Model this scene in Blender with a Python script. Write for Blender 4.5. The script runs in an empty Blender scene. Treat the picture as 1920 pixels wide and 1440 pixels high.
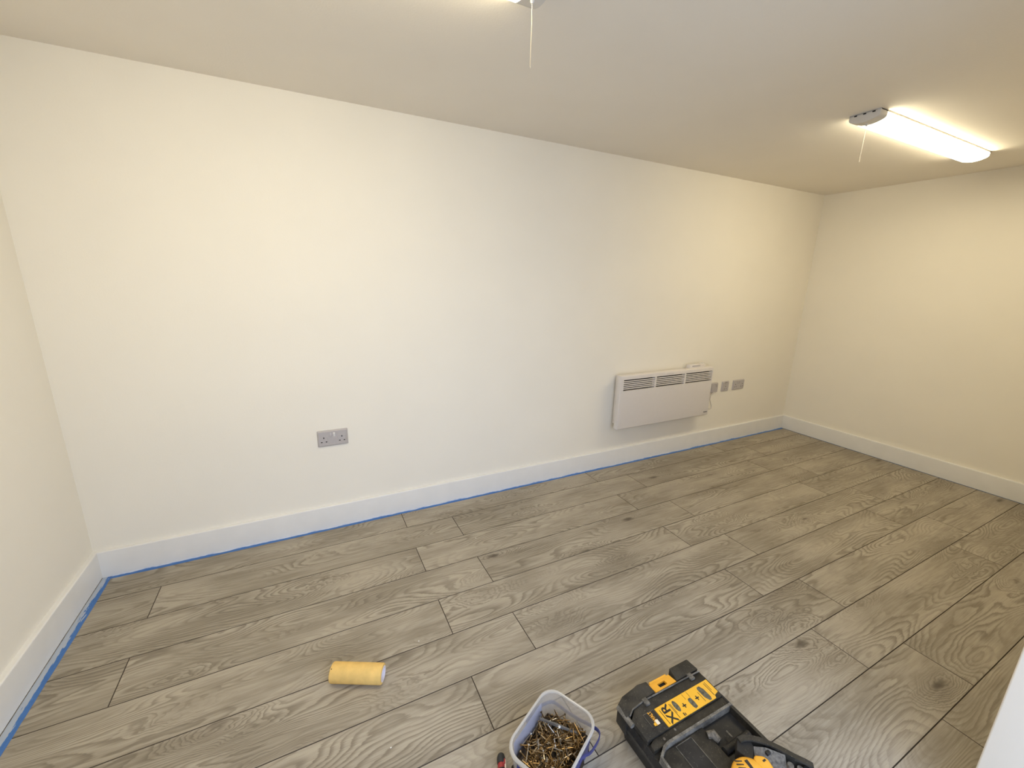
import bpy, bmesh, math, random
from mathutils import Vector, Matrix

# ------------------------------------------------------------------ camera, world, exposure
scene = bpy.context.scene
COL = scene.collection
L, H, T = 4.9065, 2.068, 0.018          # skirting-to-skirting length, ceiling height, skirting thickness
YF = -2.03                              # inner face of the front wall

cam_data = bpy.data.cameras.new('camera')
cam_data.sensor_fit = 'HORIZONTAL'
cam_data.sensor_width = 36.0
cam_data.lens = 776.4283 / 1920.0 * 36.0
cam_data.clip_start = 0.01
cam = bpy.data.objects.new('camera', cam_data)
COL.objects.link(cam)
cam.location = (0.8922, -2.1925, 1.3147)
cam.rotation_euler = (1.3255, -0.0223, -0.4623)
scene.camera = cam

world = bpy.data.worlds.new('overcast_sky')
scene.world = world
world.use_nodes = True
bg = world.node_tree.nodes['Background']
bg.inputs[0].default_value = (0.78, 0.97, 1.37, 1)
bg.inputs[1].default_value = 2.6

vs = scene.view_settings
vs.view_transform = 'Standard'
vs.look = 'None'
vs.exposure = -0.07
vs.gamma = 1.0
vs.use_curve_mapping = False

LAMP_COLOR = (1.0, 0.885, 0.63)
LAMP_STRENGTH = 27.0

# ------------------------------------------------------------------ helpers: objects
def link(o, parent=None):
    COL.objects.link(o)
    if parent is not None:
        o.parent = parent
    return o

def obj(name, bm, mats, parent=None, loc=None, smooth=False):
    me = bpy.data.meshes.new(name)
    bmesh.ops.recalc_face_normals(bm, faces=bm.faces)
    bm.to_mesh(me)
    bm.free()
    for m in (mats if isinstance(mats, (list, tuple)) else [mats]):
        me.materials.append(m)
    if smooth:
        for p in me.polygons:
            p.use_smooth = True
        try:
            me.set_sharp_from_angle(angle=math.radians(38))
        except Exception:
            pass
    o = bpy.data.objects.new(name, me)
    if loc is not None:
        o.location = loc
    return link(o, parent)

def empty(name, loc=(0, 0, 0), rz=0.0):
    o = bpy.data.objects.new(name, None)
    o.empty_display_size = 0.05
    o.location = loc
    o.rotation_euler = (0, 0, rz)
    return link(o)

def tag(o, label, cat, group=None):
    o['label'] = label
    o['category'] = cat
    if group:
        o['group'] = group
    return o

def structure(o, label=None):
    o['kind'] = 'structure'
    if label:
        o['label'] = label
    return o

def box(bm, x0, x1, y0, y1, z0, z1, bevel=0.0, seg=2, mi=0):
    r = bmesh.ops.create_cube(bm, size=1.0)
    vsx = r['verts']
    bmesh.ops.scale(bm, vec=(x1 - x0, y1 - y0, z1 - z0), verts=vsx)
    bmesh.ops.translate(bm, vec=((x0 + x1) / 2, (y0 + y1) / 2, (z0 + z1) / 2), verts=vsx)
    fs = set(f for v in vsx for f in v.link_faces)
    for f in fs:
        f.material_index = mi
    if bevel > 0:
        es = list(set(e for v in vsx for e in v.link_edges))
        r2 = bmesh.ops.bevel(bm, geom=es, offset=bevel, segments=seg, profile=0.5, affect='EDGES')
        for f in r2['faces']:
            f.material_index = mi
    return vsx

def prism(bm, pts, z0, z1, bevel=0.0, seg=2, top_scale=None):
    """vertical prism over a polygon; the top may shrink about its centre"""
    n = len(pts)
    cx = sum(p[0] for p in pts) / n
    cy = sum(p[1] for p in pts) / n
    s = top_scale if top_scale else 1.0
    b = [bm.verts.new((p[0], p[1], z0)) for p in pts]
    t = [bm.verts.new((cx + (p[0] - cx) * s, cy + (p[1] - cy) * s, z1)) for p in pts]
    fs = [bm.faces.new(t), bm.faces.new(b[::-1])]
    for i in range(n):
        fs.append(bm.faces.new((b[i], b[(i + 1) % n], t[(i + 1) % n], t[i])))
    if bevel > 0:
        es = list(set(e for f in fs for e in f.edges))
        bmesh.ops.bevel(bm, geom=es, offset=bevel, segments=seg, profile=0.5, affect='EDGES')

def extrude_profile(bm, prof, a0, a1, place):
    """closed 2D profile swept between a0 and a1; place(u, v, a) gives the 3D point"""
    A = [bm.verts.new(place(u, v, a0)) for u, v in prof]
    B = [bm.verts.new(place(u, v, a1)) for u, v in prof]
    n = len(prof)
    bm.faces.new(A)
    bm.faces.new(B[::-1])
    for i in range(n):
        bm.faces.new((A[i], A[(i + 1) % n], B[(i + 1) % n], B[i]))

def tube(bm, pts, r, seg=8, caps=True):
    rings = []
    n = len(pts)
    rr = r if isinstance(r, (list, tuple)) else [r] * n
    up = None
    for i, p in enumerate(pts):
        p = Vector(p)
        d = (Vector(pts[min(i + 1, n - 1)]) - Vector(pts[max(i - 1, 0)])).normalized()
        if up is None:
            up = Vector((0, 0, 1)) if abs(d.z) < 0.9 else Vector((1, 0, 0))
        s = d.cross(up)
        if s.length < 1e-6:
            s = d.orthogonal()
        s.normalize()
        up = s.cross(d).normalized()
        rings.append([bm.verts.new(p + rr[i] * (math.cos(2 * math.pi * k / seg) * s + math.sin(2 * math.pi * k / seg) * up)) for k in range(seg)])
    for a, b in zip(rings[:-1], rings[1:]):
        for k in range(seg):
            bm.faces.new((a[k], a[(k + 1) % seg], b[(k + 1) % seg], b[k]))
    if caps:
        bm.faces.new(rings[0][::-1])
        bm.faces.new(rings[-1])

def lathe(bm, prof, seg=32, place=lambda r, a, c, s: (r * c, r * s, a), close=False):
    """prof = list of (radius, axial); swept round the axis"""
    rings = []
    for r, a in prof:
        rings.append([bm.verts.new(place(r, a, math.cos(2 * math.pi * k / seg), math.sin(2 * math.pi * k / seg))) for k in range(seg)])
    pairs = list(zip(rings[:-1], rings[1:]))
    if close:
        pairs.append((rings[-1], rings[0]))
    for a, b in pairs:
        for k in range(seg):
            bm.faces.new((a[k], a[(k + 1) % seg], b[(k + 1) % seg], b[k]))
    return rings

def rounded_rect(w, d, r, seg=6):
    pts = []
    for cx, cy, a0 in ((w / 2 - r, d / 2 - r, 0), (-w / 2 + r, d / 2 - r, 90), (-w / 2 + r, -d / 2 + r, 180), (w / 2 - r, -d / 2 + r, 270)):
        for k in range(seg + 1):
            a = math.radians(a0 + 90 * k / seg)
            pts.append((cx + r * math.cos(a), cy + r * math.sin(a)))
    return pts

def text_bm(s, size, depth=0.0003, shear=0.0, bold=0.0):
    cu = bpy.data.curves.new('lettering_curve', 'FONT')
    cu.body = s
    cu.size = size
    cu.align_x = 'CENTER'
    cu.align_y = 'CENTER'
    cu.extrude = depth
    cu.shear = shear
    cu.offset = bold
    o = bpy.data.objects.new('lettering_tmp', cu)
    COL.objects.link(o)
    bpy.context.view_layer.update()
    me = bpy.data.meshes.new_from_object(o)
    bm = bmesh.new()
    bm.from_mesh(me)
    bpy.data.objects.remove(o)
    bpy.data.curves.remove(cu)
    bpy.data.meshes.remove(me)
    return bm

# ------------------------------------------------------------------ helpers: materials
def new_mat(name):
    m = bpy.data.materials.new(name)
    m.use_nodes = True
    nt = m.node_tree
    return m, nt, nt.nodes['Principled BSDF']

def plain(name, rgb, rough=0.5, metal=0.0, spec=0.5, noise=0.0, scale=40.0, bump=0.0, bump_scale=200.0):
    m, nt, b = new_mat(name)
    b.inputs['Base Color'].default_value = (*rgb, 1)
    b.inputs['Roughness'].default_value = rough
    b.inputs['Metallic'].default_value = metal
    b.inputs['Specular IOR Level'].default_value = spec
    tc = nt.nodes.new('ShaderNodeTexCoord')
    if noise > 0:
        n = nt.nodes.new('ShaderNodeTexNoise')
        n.inputs['Scale'].default_value = scale
        n.inputs['Detail'].default_value = 4
        nt.links.new(tc.outputs['Object'], n.inputs['Vector'])
        r = nt.nodes.new('ShaderNodeValToRGB')
        r.color_ramp.elements[0].position = 0.3
        r.color_ramp.elements[1].position = 0.7
        r.color_ramp.elements[0].color = (*[c * (1 - noise) for c in rgb], 1)
        r.color_ramp.elements[1].color = (*[min(1, c * (1 + noise)) for c in rgb], 1)
        nt.links.new(n.outputs['Fac'], r.inputs['Fac'])
        nt.links.new(r.outputs['Color'], b.inputs['Base Color'])
    if bump > 0:
        n2 = nt.nodes.new('ShaderNodeTexNoise')
        n2.inputs['Scale'].default_value = bump_scale
        n2.inputs['Detail'].default_value = 3
        nt.links.new(tc.outputs['Object'], n2.inputs['Vector'])
        bp = nt.nodes.new('ShaderNodeBump')
        bp.inputs['Strength'].default_value = bump
        bp.inputs['Distance'].default_value = 0.002
        nt.links.new(n2.outputs['Fac'], bp.inputs['Height'])
        nt.links.new(bp.outputs['Normal'], b.inputs['Normal'])
    return m

class G:
    """tiny node-graph builder"""
    def __init__(self, nt):
        self.nt = nt
    def _set(self, sock, v):
        if hasattr(v, 'is_linked') or isinstance(v, bpy.types.NodeSocket):
            self.nt.links.new(v, sock)
        else:
            sock.default_value = v
    def math(self, op, a, b=0.0, c=None, clamp=False):
        n = self.nt.nodes.new('ShaderNodeMath')
        n.operation = op
        n.use_clamp = clamp
        self._set(n.inputs[0], a)
        self._set(n.inputs[1], b)
        if c is not None:
            self._set(n.inputs[2], c)
        return n.outputs[0]
    def vec(self, x, y, z):
        n = self.nt.nodes.new('ShaderNodeCombineXYZ')
        for i, v in enumerate((x, y, z)):
            self._set(n.inputs[i], v)
        return n.outputs[0]
    def noise(self, v, scale=1.0, detail=2.0, rough=0.5, dist=0.0):
        n = self.nt.nodes.new('ShaderNodeTexNoise')
        self._set(n.inputs['Vector'], v)
        n.inputs['Scale'].default_value = scale
        n.inputs['Detail'].default_value = detail
        n.inputs['Roughness'].default_value = rough
        n.inputs['Distortion'].default_value = dist
        return n.outputs['Fac']
    def smooth(self, v, a, b, lo=0.0, hi=1.0):
        n = self.nt.nodes.new('ShaderNodeMapRange')
        n.interpolation_type = 'SMOOTHSTEP'
        self._set(n.inputs['Value'], v)
        n.inputs['From Min'].default_value = a
        n.inputs['From Max'].default_value = b
        n.inputs['To Min'].default_value = lo
        n.inputs['To Max'].default_value = hi
        return n.outputs[0]
    def mix(self, f, a, b):
        n = self.nt.nodes.new('ShaderNodeMix')
        n.data_type = 'RGBA'
        self._set(n.inputs[0], f)
        self._set(n.inputs[6], (*a, 1) if isinstance(a, tuple) else a)
        self._set(n.inputs[7], (*b, 1) if isinstance(b, tuple) else b)
        return n.outputs[2]

def wood_material():
    m, nt, b = new_mat('grey_oak_laminate')
    g = G(nt)
    tc = nt.nodes.new('ShaderNodeTexCoord')
    oi = nt.nodes.new('ShaderNodeObjectInfo')
    sep = nt.nodes.new('ShaderNodeSeparateXYZ')
    nt.links.new(tc.outputs['Object'], sep.inputs[0])
    rnd = oi.outputs['Random']
    x = g.math('ADD', sep.outputs[0], g.math('MULTIPLY', rnd, 61.0))
    y = g.math('ADD', sep.outputs[1], g.math('MULTIPLY', rnd, 23.0))
    z = g.math('MULTIPLY', rnd, 7.0)
    # knots: sparse cells
    vo = nt.nodes.new('ShaderNodeTexVoronoi')
    vo.inputs['Scale'].default_value = 1.0
    nt.links.new(g.vec(g.math('MULTIPLY', x, 2.6), g.math('MULTIPLY', y, 7.5), z), vo.inputs['Vector'])
    vc = nt.nodes.new('ShaderNodeSeparateColor')
    nt.links.new(vo.outputs['Color'], vc.inputs[0])
    has = g.math('GREATER_THAN', vc.outputs[0], 0.50)
    d = g.math('ADD', vo.outputs['Distance'], g.math('MULTIPLY', g.math('SUBTRACT', g.noise(g.vec(g.math('MULTIPLY', x, 22.0), g.math('MULTIPLY', y, 40.0), z), 1.0, 2.0), 0.5), 0.16))
    knot = g.math('MULTIPLY', g.smooth(d, 0.02, 0.15, 1.0, 0.0), has)
    halo = g.math('MULTIPLY', g.smooth(d, 0.05, 0.5, 1.0, 0.0), has)
    # flat-sawn figure: contour lines of a stretched field
    f1 = g.noise(g.vec(g.math('MULTIPLY', x, 1.5), g.math('MULTIPLY', y, 6.5), z), 1.0, 1.2, 0.45, 0.25)
    wob = g.noise(g.vec(g.math('MULTIPLY', x, 9.0), g.math('MULTIPLY', y, 26.0), z), 1.0, 2.0)
    fld = g.math('ADD', f1, g.math('MULTIPLY', wob, 0.035))
    fld = g.math('ADD', fld, g.math('MULTIPLY', halo, 0.22))
    fld = g.math('ADD', fld, g.math('MULTIPLY', y, 0.9))
    fib = g.noise(g.vec(g.math('MULTIPLY', x, 11.0), g.math('MULTIPLY', y, 330.0), z), 1.0, 3.0, 0.6)
    ring = g.math('FRACT', g.math('ADD', g.math('MULTIPLY', fld, 32.0), g.math('MULTIPLY', fib, 0.5)))
    line = g.math('MULTIPLY', g.smooth(ring, 0.30, 0.90), g.smooth(ring, 0.90, 1.0, 1.0, 0.0))
    fade = g.smooth(g.noise(g.vec(g.math('MULTIPLY', x, 2.2), g.math('MULTIPLY', y, 7.0), g.math('ADD', z, 3.3)), 1.0, 1.0), 0.34, 0.62)
    line = g.math('MULTIPLY', line, g.math('ADD', 0.22, g.math('MULTIPLY', fade, 0.78)))
    # fibres and broad tone
    fib2 = g.noise(g.vec(g.math('MULTIPLY', x, 4.0), g.math('MULTIPLY', y, 95.0), z), 1.0, 3.0, 0.6)
    streak = g.noise(g.vec(g.math('MULTIPLY', x, 2.6), g.math('MULTIPLY', y, 34.0), g.math('ADD', z, 5.0)), 1.0, 3.0, 0.6, 0.4)
    tone = g.noise(g.vec(g.math('MULTIPLY', x, 2.4), g.math('MULTIPLY', y, 8.0), g.math('ADD', z, 9.0)), 1.0, 3.0, 0.55)
    col = g.mix(g.smooth(tone, 0.30, 0.68), (0.255, 0.217, 0.161), (0.416, 0.364, 0.284))
    col = g.mix(g.smooth(fib2, 0.35, 0.75, 0.0, 0.42), col, (0.497, 0.447, 0.354))
    col = g.mix(g.math('MULTIPLY', line, 0.70), col, (0.155, 0.128, 0.091))
    col = g.mix(g.smooth(streak, 0.60, 0.80, 0.0, 0.60), col, (0.120, 0.097, 0.070))
    col = g.mix(g.smooth(fib, 0.50, 0.78, 0.0, 0.48), col, (0.161, 0.134, 0.099))
    col = g.mix(g.math('MULTIPLY', halo, 0.22), col, (0.149, 0.121, 0.087))
    col = g.mix(g.math('MULTIPLY', knot, 0.85), col, (0.081, 0.061, 0.042))
    nt.links.new(col, b.inputs['Base Color'])
    nt.links.new(g.smooth(fib, 0.3, 0.8, 0.42, 0.56), b.inputs['Roughness'])
    b.inputs['Specular IOR Level'].default_value = 0.35
    bp = nt.nodes.new('ShaderNodeBump')
    bp.inputs['Strength'].default_value = 0.12
    bp.inputs['Distance'].default_value = 0.001
    nt.links.new(fib, bp.inputs['Height'])
    nt.links.new(bp.outputs['Normal'], b.inputs['Normal'])
    return m

def tape_material(name, inner, blue, paint, amount):
    """blue crepe tape with a ragged band of brushed-over paint along its wall edge (local y = 0)"""
    m, nt, b = new_mat(name)
    g = G(nt)
    tc = nt.nodes.new('ShaderNodeTexCoord')
    sep = nt.nodes.new('ShaderNodeSeparateXYZ')
    nt.links.new(tc.outputs['Object'], sep.inputs[0])
    x, y = sep.outputs[0], sep.outputs[1]
    n1 = g.noise(g.vec(g.math('MULTIPLY', x, 9.0), g.math('MULTIPLY', y, 60.0), 0.0), 1.0, 4.0, 0.6)
    n2 = g.noise(g.vec(g.math('MULTIPLY', x, 55.0), g.math('MULTIPLY', y, 200.0), 4.0), 1.0, 3.0, 0.6)
    edge = g.math('ADD', inner, g.math('MULTIPLY', g.math('SUBTRACT', n1, 0.5), inner * 3.6))
    edge = g.math('ADD', edge, g.math('MULTIPLY', g.math('SUBTRACT', n2, 0.5), inner * 0.7))
    f = g.smooth(g.math('SUBTRACT', edge, y), -0.0015, 0.0025, 0.0, amount)
    tone = g.mix(n2, tuple(c * 0.75 for c in blue), tuple(min(1, c * 1.25) for c in blue))
    nt.links.new(g.mix(f, tone, paint), b.inputs['Base Color'])
    b.inputs['Roughness'].default_value = 0.6
    return m

def dusty_plastic(name, base, dust, amount=0.5, scale=18.0):
    m, nt, b = new_mat(name)
    g = G(nt)
    tc = nt.nodes.new('ShaderNodeTexCoord')
    v = tc.outputs['Object']
    n1 = g.noise(v, scale, 6.0, 0.7)
    n2 = g.noise(v, scale * 14, 2.0, 0.6)
    f = g.smooth(n1, 0.40, 0.64, 0.05, amount)
    speck = g.smooth(n2, 0.64, 0.72, 0.0, 0.7 * amount)
    col = g.mix(f, base, dust)
    col = g.mix(speck, col, tuple(min(1, c * 3.0) for c in dust))
    nt.links.new(col, b.inputs['Base Color'])
    nt.links.new(g.smooth(n1, 0.3, 0.7, 0.38, 0.75), b.inputs['Roughness'])
    b.inputs['Specular IOR Level'].default_value = 0.3
    return m

def wall_paint(name, rgb, bump=0.10):
    return plain(name, rgb, rough=0.75, spec=0.25, noise=0.012, scale=3.0, bump=bump, bump_scale=160.0)

M = {}
M['wall'] = wall_paint('cream_wall_paint', (0.875, 0.825, 0.715))
M['ceiling'] = wall_paint('ceiling_paint', (0.88, 0.82, 0.72), 0.18)
M['reveal'] = wall_paint('white_reveal_paint', (0.83, 0.765, 0.655))
M['skirting'] = plain('white_satin_skirting', (0.80, 0.785, 0.745), rough=0.38, noise=0.02, scale=12)
M['wood'] = wood_material()
M['groove'] = plain('dark_plank_groove', (0.075, 0.055, 0.037), rough=0.7)
M['subfloor'] = plain('subfloor', (0.04, 0.03, 0.022), rough=0.9)
M['bounce_ground'] = plain('added_bounce_slab', (0.62, 0.60, 0.56), rough=0.9, noise=0.15, scale=6)
M['white_plastic'] = plain('white_plastic', (0.78, 0.76, 0.73), rough=0.35)
M['heater'] = plain('heater_enamel', (0.74, 0.69, 0.64), rough=0.4, noise=0.01)
M['heater_dark'] = plain('heater_inside', (0.03, 0.028, 0.025), rough=0.8)
M['socket'] = plain('pale_grey_socket', (0.47, 0.435, 0.42), rough=0.32, noise=0.02, scale=60)
M['hole'] = plain('dark_hole', (0.02, 0.018, 0.016), rough=0.8)
M['dark_print'] = plain('dark_print', (0.03, 0.028, 0.025), rough=0.5)
M['cable'] = plain('white_cable', (0.62, 0.58, 0.53), rough=0.45)
M['cap'] = plain('lamp_end_cap', (0.70, 0.67, 0.62), rough=0.4)
M['chain'] = plain('nickel_bead_chain', (0.72, 0.66, 0.56), rough=0.28, metal=0.7)

m, nt, b = new_mat('lit_diffuser')
b.inputs['Base Color'].default_value = (0.9, 0.88, 0.84, 1)
b.inputs['Emission Color'].default_value = (*LAMP_COLOR, 1)
b.inputs['Emission Strength'].default_value = LAMP_STRENGTH
b.inputs['Roughness'].default_value = 0.5
M['diffuser'] = m

# ------------------------------------------------------------------ room shell
XL, XR, YB = -T, L + T, T
def shell(name, x0, x1, y0, y1, z0, z1, mat, label):
    bm = bmesh.new()
    box(bm, x0, x1, y0, y1, z0, z1)
    return structure(obj(name, bm, mat), label)

shell('wall_back', XL - 0.1, XR + 0.1, YB, YB + 0.1, -0.03, H + 0.1, M['wall'], 'long cream painted wall carrying the panel heater')
shell('wall_left', XL - 0.1, XL, -2.36, YB, -0.03, H + 0.1, M['wall'], 'cream painted end wall without any fittings')
shell('wall_right', XR, XR + 0.1, -2.36, YB, -0.03, H + 0.1, M['wall'], 'cream painted end wall beyond the heater')
shell('ceiling', XL, XR, -2.36, YB, H, H + 0.1, M['ceiling'], 'pale painted flat ceiling')
# front wall with its wide door opening (the photographer stands in it)
JX0, JX1, DH = 0.62, 2.302, 2.0
bm = bmesh.new()
box(bm, XL, JX0, -2.36, YF, 0.0, H)
box(bm, JX1, XR, -2.36, YF, 0.0, H, bevel=0.004, seg=3)
box(bm, JX0, JX1, -2.36, YF, DH, H)
structure(obj('wall_front', bm, M['reveal'], smooth=True), 'white painted wall end at the edge of the doorway')
shell('ground', -6, 12, -12, -2.37, -0.16, -0.06, M['bounce_ground'], 'unseen ground added outside the doorway to bounce daylight')  # unseen slab, added to set the daylight bounced up to the ceiling

# floor: dark underlay and every laminate plank as its own piece
bm = bmesh.new()
box(bm, XL, XR, -2.36, YB, -0.03, -0.0085)
floor = structure(obj('floor', bm, M['subfloor']), 'grey-brown oak laminate floor of staggered planks')

PW, CH = 0.193, 0.0016
plank_cache = {}
def plank_mesh(w, d):
    key = (round(w, 4), round(d, 4))
    if key in plank_cache:
        return plank_cache[key]
    bm = bmesh.new()
    def ring(o, z):
        return [bm.verts.new(p) for p in ((o, -d + o, z), (w - o, -d + o, z), (w - o, -o, z), (o, -o, z))]
    top, mid, bot = ring(CH, 0.0), ring(0.0003, -0.0019), ring(0.0003, -0.008)
    bm.faces.new(top)
    for a, bb in ((top, mid), (mid, bot)):
        for i in range(4):
            f = bm.faces.new((a[i], bb[i], bb[(i + 1) % 4], a[(i + 1) % 4]))
            f.material_index = 1
    f = bm.faces.new(bot[::-1])
    f.material_index = 1
    bmesh.ops.recalc_face_normals(bm, faces=bm.faces)
    me = bpy.data.meshes.new('plank')
    bm.to_mesh(me)
    bm.free()
    me.materials.append(M['wood'])
    me.materials.append(M['groove'])
    plank_cache[key] = me
    return me

EVEN = [XL + 0.004, 1.2975, 2.5875, 3.8750, XR - 0.004]
ODD = [XL + 0.004, 0.2420, 1.5515, 2.8420, 4.1250, XR - 0.004]
for r in range(12):
    y1 = 0.0251 - r * PW if r else YB - 0.004
    y0 = 0.0251 - (r + 1) * PW
    js = list(EVEN if r % 2 == 0 else ODD)
    if r == 7:
        js[2] = 1.538
    for a, c in zip(js[:-1], js[1:]):
        o = bpy.data.objects.new('plank', plank_mesh(c - a, y1 - y0))
        o.location = (a, y1, 0)
        link(o, floor)

# skirting boards with a rounded top edge
HS = 0.1266
def skirt_profile(z0=0.0):
    pts = [(0.0, z0), (0.0, HS)]                      # wall side
    pts = [(-T, z0), (-T, HS), (-0.005, HS)]
    for k in range(1, 6):
        a = math.radians(90 - 90 * k / 5)
        pts.append((-0.005 + 0.005 * math.cos(a), HS - 0.005 + 0.005 * math.sin(a)))
    pts.append((0.0, z0))
    return pts                                         # u: distance into the room, v: height
bm = bmesh.new()
extrude_profile(bm, skirt_profile(0.0006), -T, L + T, lambda u, v, a: (a, -u, v))
structure(obj('baseboard_back', bm, M['skirting'], smooth=True), 'white skirting board along the long wall under the heater')
bm = bmesh.new()
extrude_profile(bm, skirt_profile(0.0045), 0.0, YF, lambda u, v, a: (u, a, v))
structure(obj('baseboard_left', bm, M['skirting'], smooth=True), 'white skirting board with a dark gap above the blue tape')
bm = bmesh.new()
extrude_profile(bm, skirt_profile(0.002), 0.0, YF, lambda u, v, a: (L - u, a, v))
structure(obj('baseboard_right', bm, M['skirting'], smooth=True), 'white skirting board on the end wall beyond the heater')

# ------------------------------------------------------------------ masking tape on the floor edges
def tape(name, origin, rz, length, width, lift, inner, seed, blue, paint, amount, flip, label):
    rnd = random.Random(seed)
    bm = bmesh.new()
    n = int(length / 0.012)
    prev = None
    w = width
    for i in range(n + 1):
        x = length * i / n
        w += rnd.uniform(-1, 1) * 0.0006 + (width - w) * 0.08
        lf = lift * (0.7 + 0.6 * rnd.random())
        s = -1 if flip else 1
        prof = [(0.0008, lf), (0.003, lf * 0.25 + 0.0008), (0.007, 0.0009), (w, 0.0007), (w, 0.0002), (0.0008, 0.0002)]
        ring = [bm.verts.new((x, u, v)) for u, v in prof]
        if prev:
            for k in range(len(ring)):
                bm.faces.new((prev[k], prev[(k + 1) % len(ring)], ring[(k + 1) % len(ring)], ring[k]))
        else:
            bm.faces.new(ring)
        prev = ring
    bm.faces.new(prev[::-1])
    mt = tape_material(name + '_paper', inner, blue, paint, amount)
    o = obj('masking_tape', bm, mt)
    o.location = origin
    o.rotation_euler = (0, 0, rz)
    tag(o, label, 'tape')
    return o

BLUE = (0.055, 0.17, 0.46)
# local +x along the strip, local +y away from the skirting
tape('tape_left', (0.0, -2.05, 0), -math.pi / 2 + math.pi, 2.02, 0.032, 0.0016, 0.017, 3, BLUE, (0.50, 0.54, 0.58), 0.85, False,
     'wide blue masking tape half smeared with grey-white paint below the gapped skirting').location = (0.0, -0.0005, 0)
for ob in COL.objects:
    if ob.name.startswith('masking_tape'):
        ob.rotation_euler = (0, 0, -math.pi / 2)      # along -y, across +x
tape('tape_back', (L - 0.002, 0.0, 0), math.pi, L - 0.034, 0.021, 0.006, 0.0050, 8, BLUE, (0.66, 0.68, 0.72), 0.9, False,
     'long narrow blue masking tape strip with white paint flecks along the long wall')
tape('tape_right', (L, -2.05, 0), math.pi / 2, 2.02, 0.009, 0.002, 0.003, 5, (0.05, 0.10, 0.20), (0.45, 0.46, 0.47), 0.6, False,
     'thin dark blue masking tape sliver below the skirting on the far end wall')

# ------------------------------------------------------------------ ceiling lamps
def batten(x0, x1, chain_end, yc, label):
    """LED batten 1.2 m long; the pull-chain hangs from the end named by chain_end (-1 or +1)"""
    hw, dp = 0.060, 0.042
    root = empty('ceiling_light', ((x0 + x1) / 2, yc, H))
    tag(root, label, 'light', 'ceiling battens with pull chains')
    hl = (x1 - x0) / 2
    bm = bmesh.new()
    box(bm, -hl, hl, -hw, hw, -0.007, -0.0002, bevel=0.0015)
    obj('base_plate', bm, M['cap'], root)
    def profile(s, top=-0.006):
        pts = [(-hw * s, top), (-hw * s, -0.020), (-hw * s * 0.97, -0.026)]
        n = 14
        for k in range(n + 1):
            t = -1 + 2 * k / n
            pts.append((t * (hw - 0.008) * s, -0.031 - (dp - 0.031) * (1 - t * t)))
        pts += [(hw * s * 0.97, -0.026), (hw * s, -0.020), (hw * s, top)]
        return pts
    bm = bmesh.new()
    extrude_profile(bm, profile(0.975), -hl + (0.055 if chain_end < 0 else 0.012), hl - (0.055 if chain_end > 0 else 0.012), lambda u, v, a: (a, u, v))
    obj('diffuser', bm, M['diffuser'], root, smooth=True)
    for e in (-1, 1):
        ln = 0.058 if e == chain_end else 0.013
        bm = bmesh.new()
        a, c = (-hl, -hl + ln) if e < 0 else (hl - ln, hl)
        extrude_profile(bm, profile(1.0, -0.0006), a, c, lambda u, v, q: (q, u, v))
        es = [ed for ed in bm.edges if abs(ed.verts[0].co.x - e * hl) < 1e-5 and abs(ed.verts[1].co.x - e * hl) < 1e-5]
        bmesh.ops.bevel(bm, geom=es, offset=0.003, segments=2, profile=0.5, affect='EDGES')
        cap = obj('end_cap', bm, M['cap'], root, smooth=True)
        for u in (-0.034, 0.0, 0.034):
            bm = bmesh.new()
            box(bm, e * hl - 0.001, e * hl + 0.001, u - 0.0055, u + 0.0055, -0.0105, -0.006)
            obj('slot', bm, M['hole'], cap)
    # pull switch nipple and bead chain
    xc = chain_end * (hl - 0.033)
    bm = bmesh.new()
    lathe(bm, [(0.0001, 0.0), (0.006, 0.0), (0.0055, -0.006), (0.003, -0.010), (0.0001, -0.010)], 16)
    sw = obj('pull_switch', bm, M['cap'], root, smooth=True)
    sw.location = (xc, 0.0, -0.0415)
    bm = bmesh.new()
    z = -0.012
    k = 0
    while z > -0.156:
        r = bmesh.ops.create_icosphere(bm, subdivisions=1, radius=0.0017)
        bmesh.ops.translate(bm, vec=(0.0006 * math.sin(k * 0.15), 0, z), verts=r['verts'])
        z -= 0.0038
        k += 1
    tube(bm, [(0, 0, -0.008), (0, 0, -0.156)], 0.0005, 5)
    ch = obj('bead_chain', bm, M['chain'], sw, smooth=True)
    ch['label'] = 'thin metal bead pull chain'
    return root

batten(3.184, 4.392, -1, -1.037, 'lit LED batten light on the ceiling near the end wall, beyond the panel heater')
batten(0.326, 1.534, 1, -1.054, 'lit LED batten light on the ceiling over the bare wall with the lone double socket')

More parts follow.
